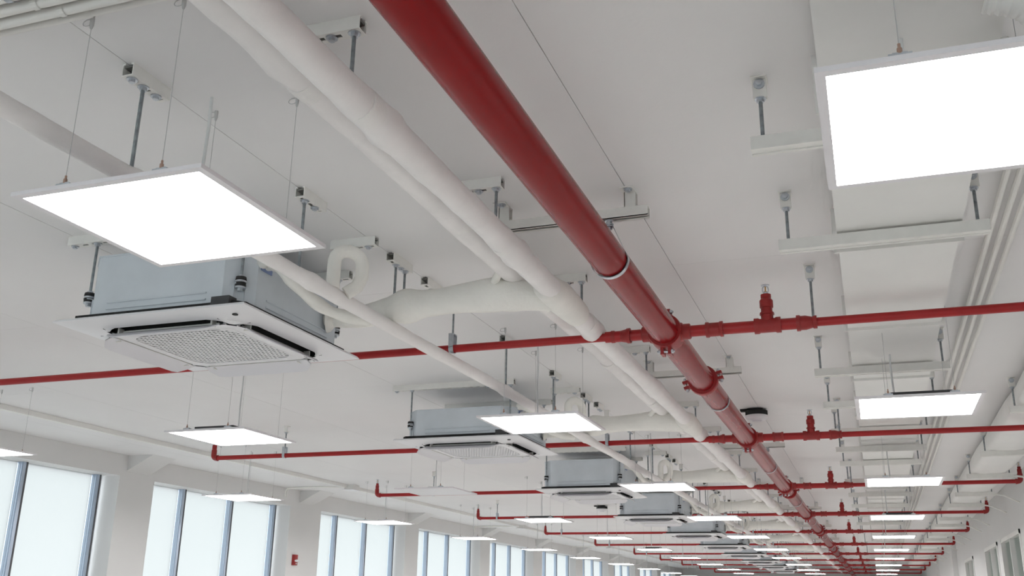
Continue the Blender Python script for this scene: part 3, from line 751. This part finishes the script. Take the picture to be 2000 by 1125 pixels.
for rn, (x, ysr) in ROWS.items():
    for k, y in enumerate(ysr):
        unlit = rn.startswith('in the middle') and k == 1
        dark = (rn.startswith('in the middle') and k in (0, 2, 4)) or (rn.startswith('under') and k in (1, 3))
        if unlit: lab = 'switched-off grey square panel in the middle row, below the second air conditioner'
        elif rn.startswith('beside') and k == 0: lab = 'largest glowing square panel, hanging in front of the nearest air conditioner'
        else: lab = 'glowing square panel%s, %s in the row %s' % (', black box on top' if dark else '', ORD[k], rn)
        make_light(lab, (x, y, 1.0), 'square panels in the row ' + rn, not unlit, dark)

# ------------------------------------------------------------------ conduits at the near left and along the window wall
zc = ZC - .012
for k, (y, r) in enumerate([(1.640, .016), (1.688, .0165), (1.735, .0165), (1.781, .010)]):
    wd = ['farthest up in the picture', 'second of four', 'third of four', 'thinnest, next to the open ceiling'][k]
    t = thing('conduit', 'cream conduit in the near corner, %s' % wd, 'conduit', (0, y, ZC - r), 'cream conduits in the near corner')
    put('pipe', MB().tube([(-7.8, 0, 0), (.1, 0, 0)], r, 14), M['pvc'], t)
    for xx in (-2.02 + .045 * k, -3.6, -5.2):
        a = arc((0, 0, 0), r + .002, 170, 370, 10, (0, 1, 0), (0, 0, 1)); v = []
        for q in a: v += [(xx - .010, q.y, q.z), (xx + .010, q.y, q.z)]
        sd = put('saddle_clip', MB().add(v, [(2 * i, 2 * i + 1, 2 * i + 3, 2 * i + 2) for i in range(len(a) - 1)]).box(xx - .010, -r - .02, r - .003, xx + .010, -r, r), M['pvc'] if k else M['zinc'], t, smooth=False)
t = thing('cable_trunking', 'white cable trunking running under the ceiling beside the windows', 'trunking', (-6.80, 0, ZC - .001))
put('channel', MB().box(-.035, Y0, -.035, .035, 40, 0), M['duct'], t, smooth=False)
put('cover_strip', MB().box(-.038, Y0, -.041, .030, 40, -.034), M['pvc'], t, smooth=False)
t = thing('conduit', 'thin white conduit alongside the window trunking', 'conduit', (-6.87, 0, ZC - .012))
put('pipe', MB().tube([(0, Y0, 0), (0, 40, 0)], .010, 10), M['pvc'], t)
for y in (9.1, 11.2, 14.9, 18.5, 22):
    put('saddle_clip', MB().box(-.035, y - .03, -.014, .012, y - .018, .0105).box(-.035, y + .03, -.014, .012, y + .042, .0105), M['zinc'], t, smooth=False)
for k, y in enumerate((12.2, 19.4, 26.6)):
    t = thing('junction_box', 'white junction box on the window trunking, %s from the camera' % ORD[k], 'junction box', (-6.74, y, ZC), 'junction boxes on the window trunking')
    put('box', MB().box(-.07, -.09, -.062, .06, .09, 0), M['duct'], t, smooth=False); put('cover', MB().box(-.09, -.11, -.070, .07, .11, -.062), M['fascia'], t, smooth=False)
    for dy in (-.05, .05):
        put('conduit_elbow', MB().tube([(-.05, dy * .4, -.02), (-.5, dy * .4, -.014), (-.9, dy * .4, -.014), (-1.0, dy * .4, -.02)] + arc((-1.0, dy * .4, -.07), .05, 90, 180, 5, (1, 0, 0), (0, 0, 1)) + [(-1.05, dy * .4, -.14)], .009, 8), M['pvc'], t)

# ------------------------------------------------------------------ detectors and the fire alarm
def detector(label, x, y):
    t = thing('smoke_detector', label, 'detector', (x, y, ZC), 'round white detectors on the ceiling')
    put('mounting_bracket', MB().box(-.125, -.03, -.016, .05, .03, 0).prism([(.088 * math.cos(2 * math.pi * i / 24), .088 * math.sin(2 * math.pi * i / 24)) for i in range(24)], -.052, -.016), M['black'], t)
    put('housing', MB().tube([(0, 0, -.051), (0, 0, -.054), (0, 0, -.070), (0, 0, -.088), (0, 0, -.092)], [.080, .090, .090, .072, .045], 24), M['fascia'], t)
    put('inner_ring', MB().tube([(0, 0, -.0915), (0, 0, -.100)], [.04, .034], 20), M['flap'], t)
detector('round white smoke detector on a black mount beside the fire main', -.80, 8.0)
detector('round white smoke detector seen below the third air conditioner', -4.07, 15.6)
t = thing('fire_alarm', 'red fire alarm with clear strobe on the pier between two windows', 'alarm', (XL, 12.64, .54))
body = MB().prism([(0, -.05), (.042, -.042), (.048, .0), (.042, .042), (0, .05)], -.072, .072)
put('housing', body, M['red_f'], t, smooth=False)
put('strobe_lens', MB().tube([(.04, -.03, -.012), (.058, -.026, -.012), (.062, 0, -.012), (.058, .026, -.012), (.04, .03, -.012)], [.012, .017, .018, .017, .012], 10), M['lens'], t)
fc = bpy.data.curves.new('fire_lettering', 'FONT'); fc.body = 'FIRE'; fc.size = .026; fc.align_x = 'CENTER'; fc.extrude = .0006
fc.materials.append(M['white'])
fo = bpy.data.objects.new('tmp', fc); COL.objects.link(fo); bpy.context.view_layer.update()
fm = bpy.data.meshes.new_from_object(fo.evaluated_get(bpy.context.evaluated_depsgraph_get())); bpy.data.objects.remove(fo)
fl = ob('fire_lettering', fm, t, (.0500, 0, -.060), (math.pi / 2, 0, math.pi / 2))

# ------------------------------------------------------------------ ducts and trapezes on the right
t = thing('air_duct', 'wide white rectangular duct hanging above the light row', 'duct', (0, 0, 0))
DX0, DX1, DZ0, DZ1 = -.03, .40, 1.335, 1.495
put('duct_wall', MB().box(DX0, 1.4, DZ0, DX1, 40, DZ1), M['duct'], t, smooth=False)
for y in [1.4, 2.6, 3.8, 5.0, 6.2, 7.4, 8.6, 9.8, 11, 12.2, 13.4, 14.6, 17, 19.4, 21.8]:
    put('flange', MB().box(DX0 - .018, y, DZ0 - .014, DX1 + .018, y + .012, DZ1 + .012), M['duct'], t, smooth=False)
def duct_trapeze(x0, x1, y, zb, label, grp):
    t = thing('duct_trapeze', label, 'hanger', (x0, y, ZC), grp)
    Lx = x1 - x0
    put('strut_channel', MB().box(-.015, -.0205, 0, Lx + .015, .0205, .041).box(-.015, -.026, -.004, Lx + .015, -.014, .003).box(-.015, .014, -.004, Lx + .015, .026, .003), M['strut'], t, (0, 0, zb - ZC), smooth=False)
    for xx in (0.02, Lx - .02):
        put('ceiling_clip', MB().box(xx - .020, -.012, -.065, xx + .020, .012, 0).box(xx - .024, -.03, -.004, xx + .024, .03, 0), M['strut'], t, smooth=False)
        rd = ob('threaded_rod', rod_mesh(ZC - .06 - zb - .03, .006), t, (xx, 0, -.06)); ob('nut', NUT, rd, (0, 0, -.003)); 
        ob('bolt', BOLT, t, (xx, -.012, -.02), (math.radians(-90), 0, 0))
for k, y in enumerate([2.72, 3.62, 5.84, 6.85, 7.95, 8.9, 9.8, 11.2, 12.6, 14.0, 15.4, 17.0, 18.6]):
    duct_trapeze(-.225, .47, y, 1.285, 'white trapeze bar under the wide duct, %s from the camera' % ORD[k], 'trapeze bars under the wide duct')
t = thing('wrapped_duct', 'bulging white wrapped duct along the right wall', 'duct', (1.16, 0, 1.405))
rr = random.Random(5); V = []; SEG = 20; ys = [1.5 + .2 * i for i in range(170)]
WY = [7.3, 9.4, 11.0, 12.75, 14.1, 16.2, 17.5, 19.6, 21.0, 22.9, 24.6, 26.6, 28.0, 30.2, 31.4, 33.4]
for y in ys:
    near = min(abs(y - q) for q in WY); bl = .030 * min(1, near / .6)
    for kx in range(SEG):
        a = 2 * math.pi * kx / SEG; c, s = math.cos(a), math.sin(a)
        ex = .5
        px_ = math.copysign(abs(c) ** ex, c) * (.175 + bl * .2); pz = math.copysign(abs(s) ** ex, s) * (.080 + bl * (.7 if s < 0 else .4))
        V.append((px_ + rr.uniform(-.003, .003), y, pz + rr.uniform(-.003, .003)))
F = []
for i in range(len(ys) - 1):
    for kx in range(SEG):
        k2 = (kx + 1) % SEG; F.append((i * SEG + kx, (i + 1) * SEG + kx, (i + 1) * SEG + k2, i * SEG + k2))
F += [tuple(range(SEG)), tuple((len(ys) - 1) * SEG + kx for kx in range(SEG))[::-1]]
put('jacket', MB().add(V, F), M['duct'], t, angle=70)
for k, y in enumerate(WY[:14]):
    duct_trapeze(.955, 1.355, y, 1.283, 'white trapeze bar under the wrapped duct, %s from the camera' % ORD[k], 'trapeze bars under the wrapped duct')
    put('wall_bracket', MB().tube([(1.352, y, 1.30), (1.45, y, 1.285), (XR - .006, y, 1.20)], .010, 6), M['strut'], t, (-1.16, 0, -1.405), smooth=False)
for k, x in enumerate((.56, .605, .65)):
    t = thing('conduit', 'thin white conduit between the two ducts, %s from the fire main' % ORD[k], 'conduit', (x, 0, ZC - .03), 'conduits between the ducts')
    put('pipe', MB().tube([(0, 1.0, 0), (0, 38, 0)], .012, 10), M['pvc'], t)
# ribbed flexible duct above the near right panel
t = thing('flexible_duct', 'ribbed flexible duct curling above the near right light panel', 'duct', (0, 0, 0))
P = [Vector((.345, 2.17, 1.325)), Vector((.42, 2.18, 1.30)), Vector((.47, 2.25, 1.275)), Vector((.45, 2.33, 1.262)), Vector((.38, 2.38, 1.258)), Vector((.30, 2.40, 1.258))]
sm = []
for i in range(len(P) - 1):
    a, b, c, d = P[max(i - 1, 0)], P[i], P[i + 1], P[min(i + 2, len(P) - 1)]
    for j in range(10):
        u = j / 10; sm.append(.5 * ((2 * b) + (-a + c) * u + (2 * a - 5 * b + 4 * c - d) * u * u + (-a + 3 * b - 3 * c + d) * u ** 3))
put('ribbed_hose', MB().tube(sm, [.030 if i % 2 else .0265 for i in range(len(sm))], 16), M['pvc'], t)
